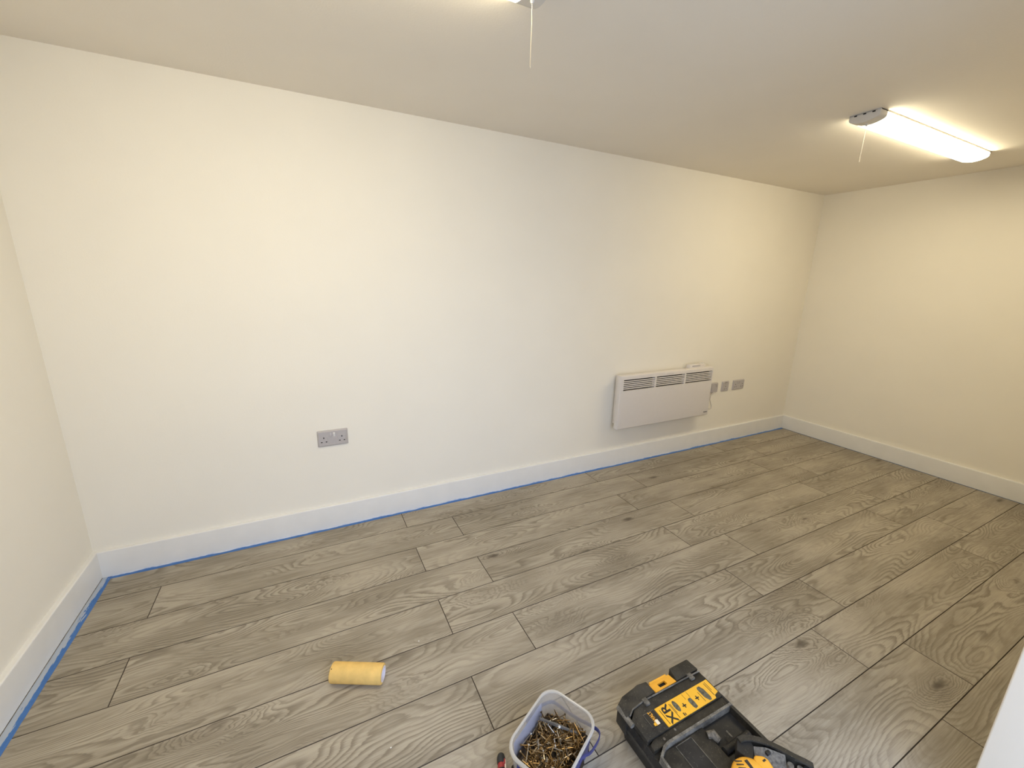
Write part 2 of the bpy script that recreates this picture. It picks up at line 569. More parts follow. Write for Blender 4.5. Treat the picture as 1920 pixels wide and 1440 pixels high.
# ------------------------------------------------------------------ panel heater
def make_heater():
    X0, X1, Z0, Z1 = 2.787, 3.712, 0.313, 0.699
    yf, yb = -0.082, -0.046
    root = empty('panel_heater', ((X0 + X1) / 2, T, 0.313))
    tag(root, 'white wall-mounted panel heater with three groups of slotted vents', 'heater')
    ox, oy, oz = root.location
    groups = [(2.815, 3.101), (3.117, 3.399), (3.414, 3.697)]
    zs = [Z0, 0.5925, 0.6705, Z1]
    xs = [X0]
    for a, c in groups:
        xs += [a, c]
    xs.append(X1)
    bm = bmesh.new()
    V = {}
    for i, x in enumerate(xs):
        for j, z in enumerate(zs):
            V[i, j] = bm.verts.new((x - ox, yf - oy, z - oz))
    faces = []
    for i in range(len(xs) - 1):
        for j in range(len(zs) - 1):
            if j == 1 and i % 2 == 1:
                continue
            faces.append(bm.faces.new((V[i, j], V[i + 1, j], V[i + 1, j + 1], V[i, j + 1])))
    r = bmesh.ops.extrude_face_region(bm, geom=faces, use_keep_orig=True)
    nv = [v for v in r['geom'] if isinstance(v, bmesh.types.BMVert)]
    bmesh.ops.translate(bm, vec=(0, yb - yf, 0), verts=nv)
    def outer(v):
        return abs(v.co.x + ox - X0) < 1e-5 or abs(v.co.x + ox - X1) < 1e-5 or abs(v.co.z + oz - Z0) < 1e-5 or abs(v.co.z + oz - Z1) < 1e-5
    es = []
    for e in bm.edges:
        a, c = e.verts
        if not (outer(a) and outer(c)):
            continue
        front = abs(a.co.y - (yf - oy)) < 1e-5 and abs(c.co.y - (yf - oy)) < 1e-5
        same_side = (abs(a.co.x - c.co.x) < 1e-5 and (abs(a.co.x + ox - X0) < 1e-5 or abs(a.co.x + ox - X1) < 1e-5)) or \
                    (abs(a.co.z - c.co.z) < 1e-5 and (abs(a.co.z + oz - Z0) < 1e-5 or abs(a.co.z + oz - Z1) < 1e-5))
        corner = abs(a.co.x - c.co.x) < 1e-5 and abs(a.co.z - c.co.z) < 1e-5 and \
                 (abs(a.co.x + ox - X0) < 1e-5 or abs(a.co.x + ox - X1) < 1e-5) and (abs(a.co.z + oz - Z0) < 1e-5 or abs(a.co.z + oz - Z1) < 1e-5)
        if (front and same_side) or corner:
            es.append(e)
    bmesh.ops.bevel(bm, geom=es, offset=0.006, segments=3, profile=0.5, affect='EDGES')
    panel = obj('front_panel', bm, M['heater'], root, smooth=True)
    for gi, (a, c) in enumerate(groups):
        n = 6
        pitch = (zs[2] - zs[1]) / n
        bm = bmesh.new()
        w = c - a
        box(bm, 0.0, w, -0.003, 0.003, -0.0036, 0.0036, bevel=0.0008, seg=1)
        me = bpy.data.meshes.new('slat')
        bm.to_mesh(me)
        bm.free()
        me.materials.append(M['heater'])
        for k in range(n - 1):
            s = bpy.data.objects.new('slat', me)
            s.location = (a - ox, yf - oy + 0.006, zs[1] + pitch * (k + 1) - oz)
            s.rotation_euler = (math.radians(-18), 0, 0)
            link(s, panel)
    bm = bmesh.new()
    box(bm, X0 + 0.02 - ox, X1 - 0.02 - ox, -0.056 - oy, -0.0455 - oy, 0.585 - oz, 0.678 - oz)
    obj('vent_interior', bm, M['heater_dark'], root)
    bm = bmesh.new()
    box(bm, X0 + 0.035 - ox, X1 - 0.03 - ox, yb - oy + 0.0002, -0.006 - oy + T, Z0 + 0.02 - oz, Z1 - 0.012 - oz, bevel=0.003)
    obj('back_casing', bm, M['heater'], root)
    for x in (X0 + 0.2, X1 - 0.2):
        bm = bmesh.new()
        box(bm, x - 0.02 - ox, x + 0.02 - ox, -0.0062, 0.0, 0.03, 0.33)
        obj('wall_bracket', bm, M['white_plastic'], root)
    # control pod rising behind the top edge
    bm = bmesh.new()
    prism(bm, [(3.475 - ox, -0.052 - oy), (3.655 - ox, -0.052 - oy), (3.655 - ox, -0.012 - oy), (3.475 - ox, -0.012 - oy)], Z1 - 0.02 - oz, 0.722 - oz, bevel=0.004, top_scale=0.93)
    pod = obj('control_pod', bm, M['heater'], root, smooth=True)
    bm = bmesh.new()
    box(bm, 3.505 - ox, 3.590 - ox, -0.0525 - oy, -0.046 - oy, 0.708 - oz, 0.7165 - oz)
    obj('control_window', bm, M['socket'], pod)
    for x in (3.61, 3.635):
        bm = bmesh.new()
        box(bm, x - 0.007 - ox, x + 0.007 - ox, -0.040 - oy, -0.024 - oy, 0.721 - oz, 0.7275 - oz, bevel=0.002)
        obj('dial', bm, M['white_plastic'], pod)
    # badges
    bm = bmesh.new()
    for k in range(7):
        x = 3.660 + 0.0058 * k
        box(bm, x - ox, x + 0.0042 - ox, yf - 0.0006 - oy, yf + 0.0004 - oy, 0.3345 - oz, (0.3405 if k % 3 else 0.3425) - oz)
    bd = obj('badge', bm, M['dark_print'], root)
    bd['label'] = 'small dark printed badge'
    bm = bmesh.new()
    for k in range(8):
        x = 3.212 + 0.0088 * k
        box(bm, x - ox, x + 0.0062 - ox, yf - 0.0004 - oy, yf + 0.0004 - oy, 0.680 - oz, 0.6832 - oz)
    bd = obj('badge', bm, M['socket'], root)
    bd['label'] = 'faint grey printed badge'
    # flex to the fused spur
    bm = bmesh.new()
    pts = [(3.690, -0.030, 0.40), (3.712, -0.034, 0.385), (3.735, -0.030, 0.362), (3.775, -0.024, 0.338), (3.815, -0.018, 0.325), (3.838, -0.012, 0.332), (3.840, -0.008, 0.352),
           (3.828, -0.006, 0.378), (3.818, -0.005, 0.405), (3.822, -0.004, 0.430), (3.850, 0.002, 0.450), (3.868, 0.006, 0.458)]
    sm = []
    for i in range(len(pts) - 1):
        p0, p1, p2, p3 = [Vector(pts[max(0, min(len(pts) - 1, i + d))]) for d in (-1, 0, 1, 2)]
        for s in range(4):
            t = s / 4
            sm.append(0.5 * ((2 * p1) + (-p0 + p2) * t + (2 * p0 - 5 * p1 + 4 * p2 - p3) * t * t + (-p0 + 3 * p1 - 3 * p2 + p3) * t ** 3))
    sm.append(Vector(pts[-1]))
    tube(bm, [v - Vector((ox, oy, oz)) for v in sm], 0.0036, 8)
    obj('power_flex', bm, M['cable'], root, smooth=True)
    return root
make_heater()

# ------------------------------------------------------------------ sockets
def plate(root, w, h, d=0.0095):
    bm = bmesh.new()
    # local: x along the wall, -y out of it, z up; a plate with wide chamfered edges
    prof = [(0.0, 0.0), (0.0, 0.0025), (0.0065, d)]
    rings = []
    for ins, dep in prof:
        pts = rounded_rect(w - 2 * ins, h - 2 * ins, 0.004, 3)
        rings.append([bm.verts.new((px, -dep, pz)) for px, pz in pts])
    n = len(rings[0])
    for a, c in zip(rings[:-1], rings[1:]):
        for k in range(n):
            bm.faces.new((a[k], a[(k + 1) % n], c[(k + 1) % n], c[k]))
    bm.faces.new(rings[-1])
    bm.faces.new(rings[0][::-1])
    return obj('face_plate', bm, M['socket'], root)

def pins(root, cx, cz, d=0.0095):
    for name, x, z, w, h in (('earth_slot', 0.0, 0.011, 0.0046, 0.0085), ('pin_slot', -0.011, -0.011, 0.0072, 0.0046), ('pin_slot', 0.011, -0.011, 0.0072, 0.0046)):
        bm = bmesh.new()
        box(bm, cx + x - w / 2, cx + x + w / 2, -d - 0.0005, -d + 0.003, cz + z - h / 2, cz + z + h / 2)
        obj(name, bm, M['hole'], root)
    bm = bmesh.new()
    # shallow moulded surround
    o1 = rounded_rect(0.040, 0.038, 0.010, 4)
    o2 = rounded_rect(0.037, 0.035, 0.009, 4)
    A = [bm.verts.new((cx + x, -d + 0.0002, cz + z)) for x, z in o1]
    B = [bm.verts.new((cx + x, -d - 0.0009, cz + z)) for x, z in o2]
    C = [bm.verts.new((cx + x * 0.95, -d + 0.0002, cz + z * 0.95)) for x, z in o2]
    n = len(A)
    for P, Q in ((A, B), (B, C)):
        for k in range(n):
            bm.faces.new((P[k], P[(k + 1) % n], Q[(k + 1) % n], Q[k]))
    obj('surround', bm, M['socket'], root, smooth=True)

def rocker(root, cx, cz, on, mat, w=0.0105, h=0.021, d=0.0095):
    bm = bmesh.new()
    box(bm, -w / 2, w / 2, -0.0045, 0.002, -h / 2, h / 2, bevel=0.0015, seg=2)
    o = obj('rocker_switch', bm, mat, root, smooth=True)
    o.location = (cx, -d + 0.0012, cz)
    o.rotation_euler = (math.radians(9 if on else -9), 0, 0)
    return o

def double_socket(x, z, label, highlight_rocker, group=None):
    root = empty('double_socket', (x, T, z))
    tag(root, label, 'socket', group)
    plate(root, 0.146, 0.086)
    for cx in (-0.043, 0.043):
        pins(root, cx, -0.006)
    rocker(root, -0.0105, 0.020, False, M['socket'])
    r = rocker(root, 0.0065, 0.019, True, M['white_plastic'] if highlight_rocker else M['socket'])  # white plastic here paints the highlight on the tilted rocker
    if highlight_rocker:
        r['label'] = 'tilted rocker switch with its highlight painted white'
    return root

double_socket(0.9757, 0.5045, 'pale grey double socket alone low on the bare stretch of wall', True)
double_socket(4.178, 0.4935, 'pale grey double socket furthest along the wall from the heater', False)

root = empty('single_socket', (4.010, T, 0.4935))
tag(root, 'pale grey single socket with a dark switch mark beside the double socket', 'socket')
plate(root, 0.086, 0.086)
pins(root, 0.0, -0.012)
rocker(root, 0.0, 0.024, True, M['socket'], w=0.018, h=0.014)
bm = bmesh.new()
box(bm, -0.015, 0.015, -0.0099, -0.007, 0.0325, 0.0365)
obj('switch_gap', bm, M['hole'], root)

root = empty('fused_spur', (3.870, T, 0.4935))
tag(root, 'pale grey fused spur plate half hidden behind the heater edge', 'switch')
plate(root, 0.086, 0.086, 0.014)
rocker(root, 0.018, 0.018, True, M['socket'], w=0.014, h=0.020, d=0.014)
bm = bmesh.new()
box(bm, -0.030, -0.008, -0.0150, -0.012, -0.020, 0.008, bevel=0.0008, seg=1)
obj('fuse_carrier', bm, M['socket'], root)

# ------------------------------------------------------------------ paint roller sleeve
M['foam'] = plain('yellow_foam', (0.80, 0.53, 0.175), rough=0.9, spec=0.1, noise=0.10, scale=30, bump=0.5, bump_scale=500)
M['core'] = plain('white_roller_core', (0.78, 0.72, 0.74), rough=0.5)
RL, RR = 0.1715, 0.0312
root = empty('roller_sleeve', (0.9502, -0.9843, 0.0), -0.4742)
tag(root, 'yellow foam paint roller sleeve lying on the floor', 'paint roller')
ax = lambda r, a, c, s: (a, r * c, RR + r * s)
h = RL / 2
bm = bmesh.new()
lathe(bm, [(0.0215, -h), (RR - 0.004, -h), (RR - 0.001, -h + 0.0015), (RR, -h + 0.005), (RR, h - 0.005), (RR - 0.001, h - 0.0015), (RR - 0.004, h), (0.0215, h)], 48, ax, close=True)
sleeve = obj('foam_cover', bm, M['foam'], root, smooth=True)
bm = bmesh.new()
lathe(bm, [(0.0185, -h + 0.002), (0.0214, -h + 0.002), (0.0214, -h + 0.0002), (0.0225, -h - 0.0006), (0.0225, -h - 0.0008), (0.0185, -h - 0.0008)], 36, ax, close=True)
lathe(bm, [(0.0185, -h), (0.0213, -h), (0.0213, h), (0.0240, h + 0.0004), (0.0240, h + 0.0010), (0.0185, h + 0.0010)], 36, ax, close=True)
for e in (-1, 1):
    v = [bm.verts.new(ax(0.0186, e * (h - 0.012), math.cos(k * math.pi / 18), math.sin(k * math.pi / 18))) for k in range(36)]
    bm.faces.new(v)
obj('core_tube', bm, M['core'], root, smooth=True)
bm = bmesh.new()
r = bmesh.ops.create_icosphere(bm, subdivisions=2, radius=0.0016)
sp = obj('dark_speck', bm, M['dark_print'], root, smooth=True)
sp.location = (-h + 0.006, -RR * 0.42, RR + RR * 0.905)

# paint flecks fallen on the planks
for x, y in ((1.600, -0.412), (1.172, -0.916), (1.009, -1.241)):
    bm = bmesh.new()
    rn = random.Random(int(x * 1000))
    pts = [(0.0032 * (0.6 + 0.5 * rn.random()) * math.cos(k * math.pi / 3.5), 0.0022 * (0.6 + 0.5 * rn.random()) * math.sin(k * math.pi / 3.5)) for k in range(7)]
    prism(bm, pts, 0.0, 0.0012, top_scale=0.7)
    tag(obj('paint_fleck', bm, M['skirting'], None, (x, y, 0.0)), 'tiny white paint fleck on the laminate floor', 'paint fleck', 'paint flecks on the floor')

# ------------------------------------------------------------------ tub of screws
m, nt, b = new_mat('clear_polypropylene')
for n in list(nt.nodes):
    if n.type == 'BSDF_PRINCIPLED':
        nt.nodes.remove(n)
outn = [n for n in nt.nodes if n.type == 'OUTPUT_MATERIAL'][0]
tr = nt.nodes.new('ShaderNodeBsdfTransparent'); tr.inputs[0].default_value = (0.93, 0.93, 0.95, 1)
df = nt.nodes.new('ShaderNodeBsdfDiffuse'); df.inputs[0].default_value = (0.90, 0.87, 0.80, 1)
tl = nt.nodes.new('ShaderNodeBsdfTranslucent'); tl.inputs[0].default_value = (0.90, 0.87, 0.80, 1)
gl = nt.nodes.new('ShaderNodeBsdfGlossy'); gl.inputs['Roughness'].default_value = 0.22
m1 = nt.nodes.new('ShaderNodeMixShader'); m1.inputs[0].default_value = 0.5
m2 = nt.nodes.new('ShaderNodeMixShader'); m2.inputs[0].default_value = 0.72
m3 = nt.nodes.new('ShaderNodeMixShader'); m3.inputs[0].default_value = 0.07
nt.links.new(df.outputs[0], m1.inputs[1]); nt.links.new(tl.outputs[0], m1.inputs[2])
nt.links.new(m1.outputs[0], m2.inputs[1]); nt.links.new(tr.outputs[0], m2.inputs[2])
nt.links.new(m2.outputs[0], m3.inputs[1]); nt.links.new(gl.outputs[0], m3.inputs[2])
nt.links.new(m3.outputs[0], outn.inputs[0])
M['clear'] = m
M['clear_rim'] = M['clear'].copy()
M['clear_rim'].name = 'cloudy_rim'
for nd in M['clear_rim'].node_tree.nodes:
    if nd.type == 'MIX_SHADER' and abs(nd.inputs[0].default_value - 0.72) < 1e-4:
        nd.inputs[0].default_value = 0.40
M['navy'] = plain('navy_print', (0.035, 0.04, 0.16), rough=0.35, noise=0.15, scale=30)
M['lilac'] = plain('lilac_label', (0.52, 0.52, 0.68), rough=0.4, noise=0.08, scale=20)
m, nt, b = new_mat('yellow_passivated_screw')
g = G(nt)
oi = nt.nodes.new('ShaderNodeObjectInfo')
c1 = g.mix(g.smooth(oi.outputs['Random'], 0.0, 0.55), (0.075, 0.046, 0.020), (0.33, 0.215, 0.095))
c1 = g.mix(g.smooth(oi.outputs['Random'], 0.86, 0.90), c1, (0.55, 0.50, 0.42))
nt.links.new(c1, b.inputs['Base Color'])
b.inputs['Metallic'].default_value = 0.9
b.inputs['Roughness'].default_value = 0.3
M['screw'] = m
M['screw_gap_shade'] = plain('shaded_screw_bed', (0.030, 0.020, 0.011), rough=0.6, metal=0.3, noise=0.5, scale=200)  # near-black: shade in the gaps between screws is put into the colour
M['steel'] = plain('dull_steel', (0.16, 0.155, 0.15), rough=0.42, metal=0.6, noise=0.2, scale=60)

TC = Vector((1.4021, -1.4798, 0.0))
TA = math.radians(27.15)
TW, TD, TH, TR = 0.231, 0.174, 0.120, 0.045
tub = empty('plastic_tub', TC, TA)
tag(tub, 'clear rounded-square plastic tub with blue handle, part full of screws', 'tub')

def tub_ring(bm, w, d, r, z, seg=7):
    return [bm.verts.new((x, y, z)) for x, y in rounded_rect(w, d, r, seg)]
def tub_size(z):
    t = z / TH
    return TW - 0.030 + 0.022 * t, TD - 0.030 + 0.022 * t
bm = bmesh.new()
rings = []
w0, d0 = tub_size(0)
rings.append(tub_ring(bm, w0 - 0.012, d0 - 0.012, TR - 0.008, 0.0003))
for z in (0.006, 0.04, 0.08, 0.114):
    w, d = tub_size(z)
    rings.append(tub_ring(bm, w, d, TR - 0.003, z))
for z in (0.114, 0.08, 0.04, 0.008):
    w, d = tub_size(z)
    rings.append(tub_ring(bm, w - 0.0024, d - 0.0024, TR - 0.004, z + 0.0002))
n = len(rings[0])
for a, c in zip(rings[:-1], rings[1:]):
    for k in range(n):
        bm.faces.new((a[k], a[(k + 1) % n], c[(k + 1) % n], c[k]))
bm.faces.new(rings[0][::-1])
bm.faces.new(rings[-1])
obj('tub_wall', bm, M['clear'], tub, smooth=True)
bm = bmesh.new()
w, d = tub_size(0.112)
prof = [(w - 0.004, d - 0.004, 0.1135), (w - 0.004, d - 0.004, 0.119), (w - 0.001, d - 0.001, TH), (w + 0.004, d + 0.004, TH), (w + 0.0075, d + 0.0075, 0.1175),
        (w + 0.0078, d + 0.0078, 0.111), (w + 0.0055, d + 0.0055, 0.1105), (w + 0.005, d + 0.005, 0.1145), (w + 0.0005, d + 0.0005, 0.1145)]
rings = [tub_ring(bm, a, c, TR, z) for a, c, z in prof]
for a, c in zip(rings, rings[1:] + rings[:1]):
    for k in range(n):
        bm.faces.new((a[k], a[(k + 1) % n], c[(k + 1) % n], c[k]))
obj('rim', bm, M['clear_rim'], tub, smooth=True)

# printed labels wrapped on the outside of two opposite walls
def label_patch(side, u0, u1, z0, z1, mat, name):
    bm = bmesh.new()
    N = 6
    A, Bq = [], []
    for i in range(N + 1):
        u = u0 + (u1 - u0) * i / N
        for j, z in enumerate((z0, z1)):
            w, d = tub_size(z)
            off = 0.0006
            if side == '-x': p = (-w / 2 - off, u, z)
            elif side == '+x': p = (w / 2 + off, u, z)
            elif side == '+y': p = (u, d / 2 + off, z)
            else: p = (u, -d / 2 - off, z)
            (A if j == 0 else Bq).append(bm.verts.new(p))
    for i in range(N):
        bm.faces.new((A[i], A[i + 1], Bq[i + 1], Bq[i]))
    o = obj(name, bm, mat, tub)
    return o
LX = TW / 2 - 0.045
LY = TD / 2 - 0.045
label_patch('+y', -LX, LX, 0.028, 0.092, M['lilac'], 'label')['label'] = 'pale lilac printed label'
label_patch('-y', -LX, LX, 0.022, 0.098, M['navy'], 'label')['label'] = 'dark navy printed label'
label_patch('-x', -LY, LY, 0.022, 0.098, M['navy'], 'label')['label'] = 'dark navy printed label'

# bail handle hanging round one corner
def ppt(side_u, z):
    return None
w, d = tub_size(0.09)
hp = [(-0.005, d / 2 + 0.004, 0.098), (0.03, d / 2 + 0.006, 0.088), (0.062, d / 2 + 0.008, 0.076), (w / 2 + 0.000, d / 2 - 0.012, 0.066), (w / 2 + 0.008, d / 2 - 0.040, 0.060),
      (w / 2 + 0.009, 0.02, 0.057), (w / 2 + 0.010, -0.02, 0.058), (w / 2 + 0.012, -d / 2 + 0.03, 0.062), (w / 2 + 0.008, -d / 2 - 0.004, 0.068), (w / 2 - 0.016, -d / 2 - 0.016, 0.074), (0.045, -d / 2 - 0.015, 0.082), (0.02, -d / 2 - 0.008, 0.092), (-0.005, -d / 2 - 0.003, 0.098)]
bm = bmesh.new()
prev = None
P = []
for i in range(len(hp) - 1):
    p0, p1, p2, p3 = [Vector(hp[max(0, min(len(hp) - 1, i + q))]) for q in (-1, 0, 1, 2)]
    for s in range(4):
        t = s / 4
        P.append(0.5 * ((2 * p1) + (-p0 + p2) * t + (2 * p0 - 5 * p1 + 4 * p2 - p3) * t * t + (-p0 + 3 * p1 - 3 * p2 + p3) * t ** 3))
P.append(Vector(hp[-1]))
for i, p in enumerate(P):
    dr = (P[min(i + 1, len(P) - 1)] - P[max(i - 1, 0)]).normalized()
    side = dr.cross(Vector((0, 0, 1))).normalized()
    ring = [bm.verts.new(p + side * a + Vector((0, 0, c))) for a, c in ((-0.0014, -0.0055), (0.0014, -0.0055), (0.0014, 0.0055), (-0.0014, 0.0055))]
    if prev:
        for k in range(4):
            bm.faces.new((prev[k], prev[(k + 1) % 4], ring[(k + 1) % 4], ring[k]))
    else:
        bm.faces.new(ring)
    prev = ring
bm.faces.new(prev[::-1])
hd = obj('handle', bm, M['navy'], tub, smooth=True)
hd['label'] = 'dark blue carrying handle hanging round the corner'

# heap of screws: a lumpy bed below, coloured dark as gap shade, individual screws above
def heap_z(x, y):
    # local tub coordinates; deepest at the back corner (+x, +y), higher towards the front
    t = (-(x) * 0.45 - y * 0.75) / 0.08
    return 0.066 + 0.013 * max(-1, min(1, t)) + 0.004 * math.sin(x * 60 + 1) * math.cos(y * 55)

def screw_mesh(length):
    bm = bmesh.new()
    lathe(bm, [(0.0001, 0.0), (0.0016, 0.0003), (0.0038, 0.0), (0.0036, -0.0008), (0.0016, -0.0034), (0.0015, -length * 0.86), (0.0010, -length * 0.94), (0.0001, -length)], 7)
    bmesh.ops.recalc_face_normals(bm, faces=bm.faces)
    me = bpy.data.meshes.new('wood_screw')
    bm.to_mesh(me)
    bm.free()
    me.materials.append(M['screw'])
    return me
screw_lengths = (0.038, 0.045, 0.052)
SM = [screw_mesh(q) for q in screw_lengths]
rs = random.Random(12)
rotT = Matrix.Rotation(TA, 4, 'Z')
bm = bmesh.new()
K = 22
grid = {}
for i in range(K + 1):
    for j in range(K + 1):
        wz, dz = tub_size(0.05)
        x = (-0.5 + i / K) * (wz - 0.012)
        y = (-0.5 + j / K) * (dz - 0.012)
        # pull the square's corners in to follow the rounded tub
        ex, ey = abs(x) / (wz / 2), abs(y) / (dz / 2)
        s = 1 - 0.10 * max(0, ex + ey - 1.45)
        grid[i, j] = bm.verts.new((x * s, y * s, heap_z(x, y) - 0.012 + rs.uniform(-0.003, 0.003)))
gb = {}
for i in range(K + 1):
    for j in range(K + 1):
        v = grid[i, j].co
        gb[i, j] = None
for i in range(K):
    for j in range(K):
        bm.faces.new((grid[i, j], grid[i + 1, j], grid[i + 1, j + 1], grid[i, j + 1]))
bed = obj('screw_heap', bm, M['screw_gap_shade'], None)
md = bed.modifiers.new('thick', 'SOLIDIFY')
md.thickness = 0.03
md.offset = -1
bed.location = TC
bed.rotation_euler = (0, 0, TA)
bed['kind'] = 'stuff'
tag(bed, 'bed of wood screws in the clear tub, painted dark as shade between screws', 'screws')

def inside(x, y, m=0.005, z=0.06):
    w, d = tub_size(z)
    w, d, r = w / 2 - m, d / 2 - m, TR - 0.004
    if abs(x) > w or abs(y) > d:
        return False
    qx, qy = abs(x) - (w - r), abs(y) - (d - r)
    return not (qx > 0 and qy > 0 and qx * qx + qy * qy > r * r)
cnt = 0
while cnt < 290:
    k = rs.randrange(3)
    ln = screw_lengths[k]
    x, y = rs.uniform(-0.105, 0.105), rs.uniform(-0.08, 0.08)
    a = rs.uniform(0, 2 * math.pi)
    pitch = rs.gauss(0, 0.28)
    if rs.random() < 0.06:
        pitch = rs.uniform(0.6, 1.1)
    dx, dy, dz = math.cos(a) * math.cos(pitch), math.sin(a) * math.cos(pitch), math.sin(pitch)
    hx, hy = x + dx * ln / 2, y + dy * ln / 2
    tx, ty = x - dx * ln / 2, y - dy * ln / 2
    if not (inside(hx, hy) and inside(tx, ty)):
        continue
    zc = heap_z(x, y) + rs.uniform(-0.011, 0.003) + abs(dz) * ln * 0.25
    o = bpy.data.objects.new('wood_screw', SM[k])
    head = Vector((hx, hy, zc + dz * ln / 2))
    o.location = TC + (rotT @ head)
    dirv = (rotT.to_3x3() @ Vector((dx, dy, dz)))
    o.rotation_mode = 'QUATERNION'
    o.rotation_quaternion = dirv.to_track_quat('Z', 'Y')
    link(o)
    tag(o, 'bronze-coloured countersunk wood screw in the heap inside the clear tub', 'screw', 'screws heaped in the tub')
    cnt += 1

# steel rod lying across the screws
bm = bmesh.new()
a, c = Vector((1.406, -1.402, 0.075)), Vector((1.487, -1.484, 0.071))
pts = [a, a.lerp(c, 0.33), a.lerp(c, 0.34), a.lerp(c, 0.62), a.lerp(c, 0.63), a.lerp(c, 0.94), c]
tube(bm, [p - a for p in pts], [0.0042, 0.0042, 0.0050, 0.0050, 0.0040, 0.0040, 0.0022], 6)
tag(obj('bit_holder', bm, M['steel'], None, a, smooth=True), 'dull grey steel rod lying across the screws in the tub', 'tool bit')

# ------------------------------------------------------------------ tool with red band beside the tub
M['black_rubber'] = plain('black_rubber', (0.018, 0.019, 0.020), rough=0.55, noise=0.2)
M['red'] = plain('red_plastic', (0.33, 0.03, 0.03), rough=0.4)
M['cream_tip'] = plain('cream_plastic', (0.70, 0.55, 0.42), rough=0.5)
root = empty('hand_tool', (1.283, -1.403, 0.0), math.radians(-112))
tag(root, 'black-ended hand tool with a red band on the floor beside the tub', 'tool')
px = lambda r, a, c, s: (a, r * c, 0.012 + r * s)
bm = bmesh.new()
lathe(bm, [(0.0001, -0.004), (0.006, -0.0035), (0.0095, 0.0), (0.0115, 0.006), (0.0120, 0.012), (0.0112, 0.0225), (0.0001, 0.0225)], 10, px)
obj('end_grip', bm, M['black_rubber'], root, smooth=True)
bm = bmesh.new()
lathe(bm, [(0.0001, 0.0226), (0.0100, 0.0226), (0.0105, 0.030), (0.0100, 0.036), (0.0001, 0.036)], 16, px)
obj('band', bm, M['red'], root, smooth=True)['label'] = 'red band'
bm = bmesh.new()
lathe(bm, [(0.0001, 0.0361), (0.0112, 0.0361), (0.0118, 0.07), (0.0105, 0.12), (0.0085, 0.135), (0.0001, 0.135)], 16, px)
obj('grip', bm, M['black_rubber'], root, smooth=True)
bm = bmesh.new()
box(bm, 0.014, 0.050, 0.0065, 0.0135, 0.0125, 0.0175, bevel=0.0015)
obj('inlay', bm, M['cream_tip'], root, smooth=True)['label'] = 'cream inlay'
bm = bmesh.new()
box(bm, 0.013, 0.026, 0.0055, 0.0110, 0.0160, 0.0205, bevel=0.0015)
obj('button', bm, M['red'], root, smooth=True)['label'] = 'red button'

# ------------------------------------------------------------------ black tool case
M['case'] = dusty_plastic('black_case_plastic', (0.018, 0.0165, 0.014), (0.075, 0.064, 0.046), 0.60, 18)
M['case_side'] = dusty_plastic('black_case_shell', (0.012, 0.0118, 0.012), (0.055, 0.049, 0.040), 0.45, 14)
M['case_edge'] = dusty_plastic('scuffed_case_edge', (0.075, 0.068, 0.057), (0.26, 0.235, 0.19), 0.8, 30)
M['yellow'] = plain('tool_yellow', (0.86, 0.42, 0.035), rough=0.42, noise=0.06, scale=25)
M['sticker'] = plain('sticker_yellow', (0.88, 0.47, 0.03), rough=0.35, noise=0.03, scale=15)
M['print'] = plain('black_print', (0.018, 0.016, 0.014), rough=0.5)
M['picture'] = plain('grey_picture_print', (0.10, 0.09, 0.065), rough=0.5, noise=0.6, scale=160)
M['white_print'] = plain('white_print', (0.82, 0.74, 0.58), rough=0.5)
M['dust'] = plain('dusty_metal', (0.135, 0.118, 0.092), rough=0.8, noise=0.5, scale=140, bump=0.5, bump_scale=400)

CX, CY = 1.766, -1.68
case = empty('tool_case', (CX, CY, 0.0))
tag(case, 'dusty black plastic tool case with yellow latch and yellow sticker', 'tool case')
def cpart(name, bm, mat, parent=None, smooth=True):
    bmesh.ops.translate(bm, vec=(-CX, -CY, 0), verts=bm.verts)
    return obj(name, bm, mat, parent or case, smooth=smooth)
YN = -1.872                                          # near edge of the case (towards the door)
# lower shell, tapering to its foot
def loft(bm, rings):
    R_ = [[bm.verts.new(p) for p in r] for r in rings]
    n = len(R_[0])
    for a, c in zip(R_[:-1], R_[1:]):
        for k in range(n):
            bm.faces.new((a[k], a[(k + 1) % n], c[(k + 1) % n], c[k]))
    bm.faces.new(R_[0][::-1])
    bm.faces.new(R_[-1])
def shell_ring(x0, x1, y0, y1, ch, z):
    return [(x0 + ch, y0, z), (x1 - ch, y0, z), (x1, y0 + ch, z), (x1, y1 - ch, z), (x1 - ch, y1, z), (x0 + ch, y1, z), (x0, y1 - ch, z), (x0, y0 + ch, z)]
bm = bmesh.new()
loft(bm, [shell_ring(1.640, 1.900, YN + 0.02, -1.502, 0.025, 0.0), shell_ring(1.632, 1.908, YN + 0.012, -1.494, 0.025, 0.012), shell_ring(1.624, 1.914, YN + 0.006, -1.488, 0.022, 0.066), shell_ring(1.618, 1.917, YN + 0.003, -1.484, 0.020, 0.068)])
cpart('lower_shell', bm, M['case_side'], smooth=False)
bm = bmesh.new()
loft(bm, [shell_ring(1.613, 1.921, YN, -1.482, 0.020, 0.0682), shell_ring(1.611, 1.922, YN, -1.481, 0.020, 0.078), shell_ring(1.616, 1.919, YN + 0.004, -1.486, 0.020, 0.080), shell_ring(1.618, 1.917, YN + 0.006, -1.489, 0.020, 0.104)])
cpart('upper_shell', bm, M['case_side'], smooth=False)
# side ribs on the left flank
for y in (-1.575, -1.605, -1.64, -1.70, -1.76):
    bm = bmesh.new()
    box(bm, 1.6165, 1.630, y - 0.004, y + 0.004, 0.060, 0.100, bevel=0.0015)
    cpart('side_rib', bm, M['case_side'])
for y in (-1.555, -1.62, -1.69):
    bm = bmesh.new()
    box(bm, 1.914, 1.9225, y - 0.016, y + 0.016, 0.085, 0.118, bevel=0.0015)
    cpart('side_clip', bm, M['case_side'])
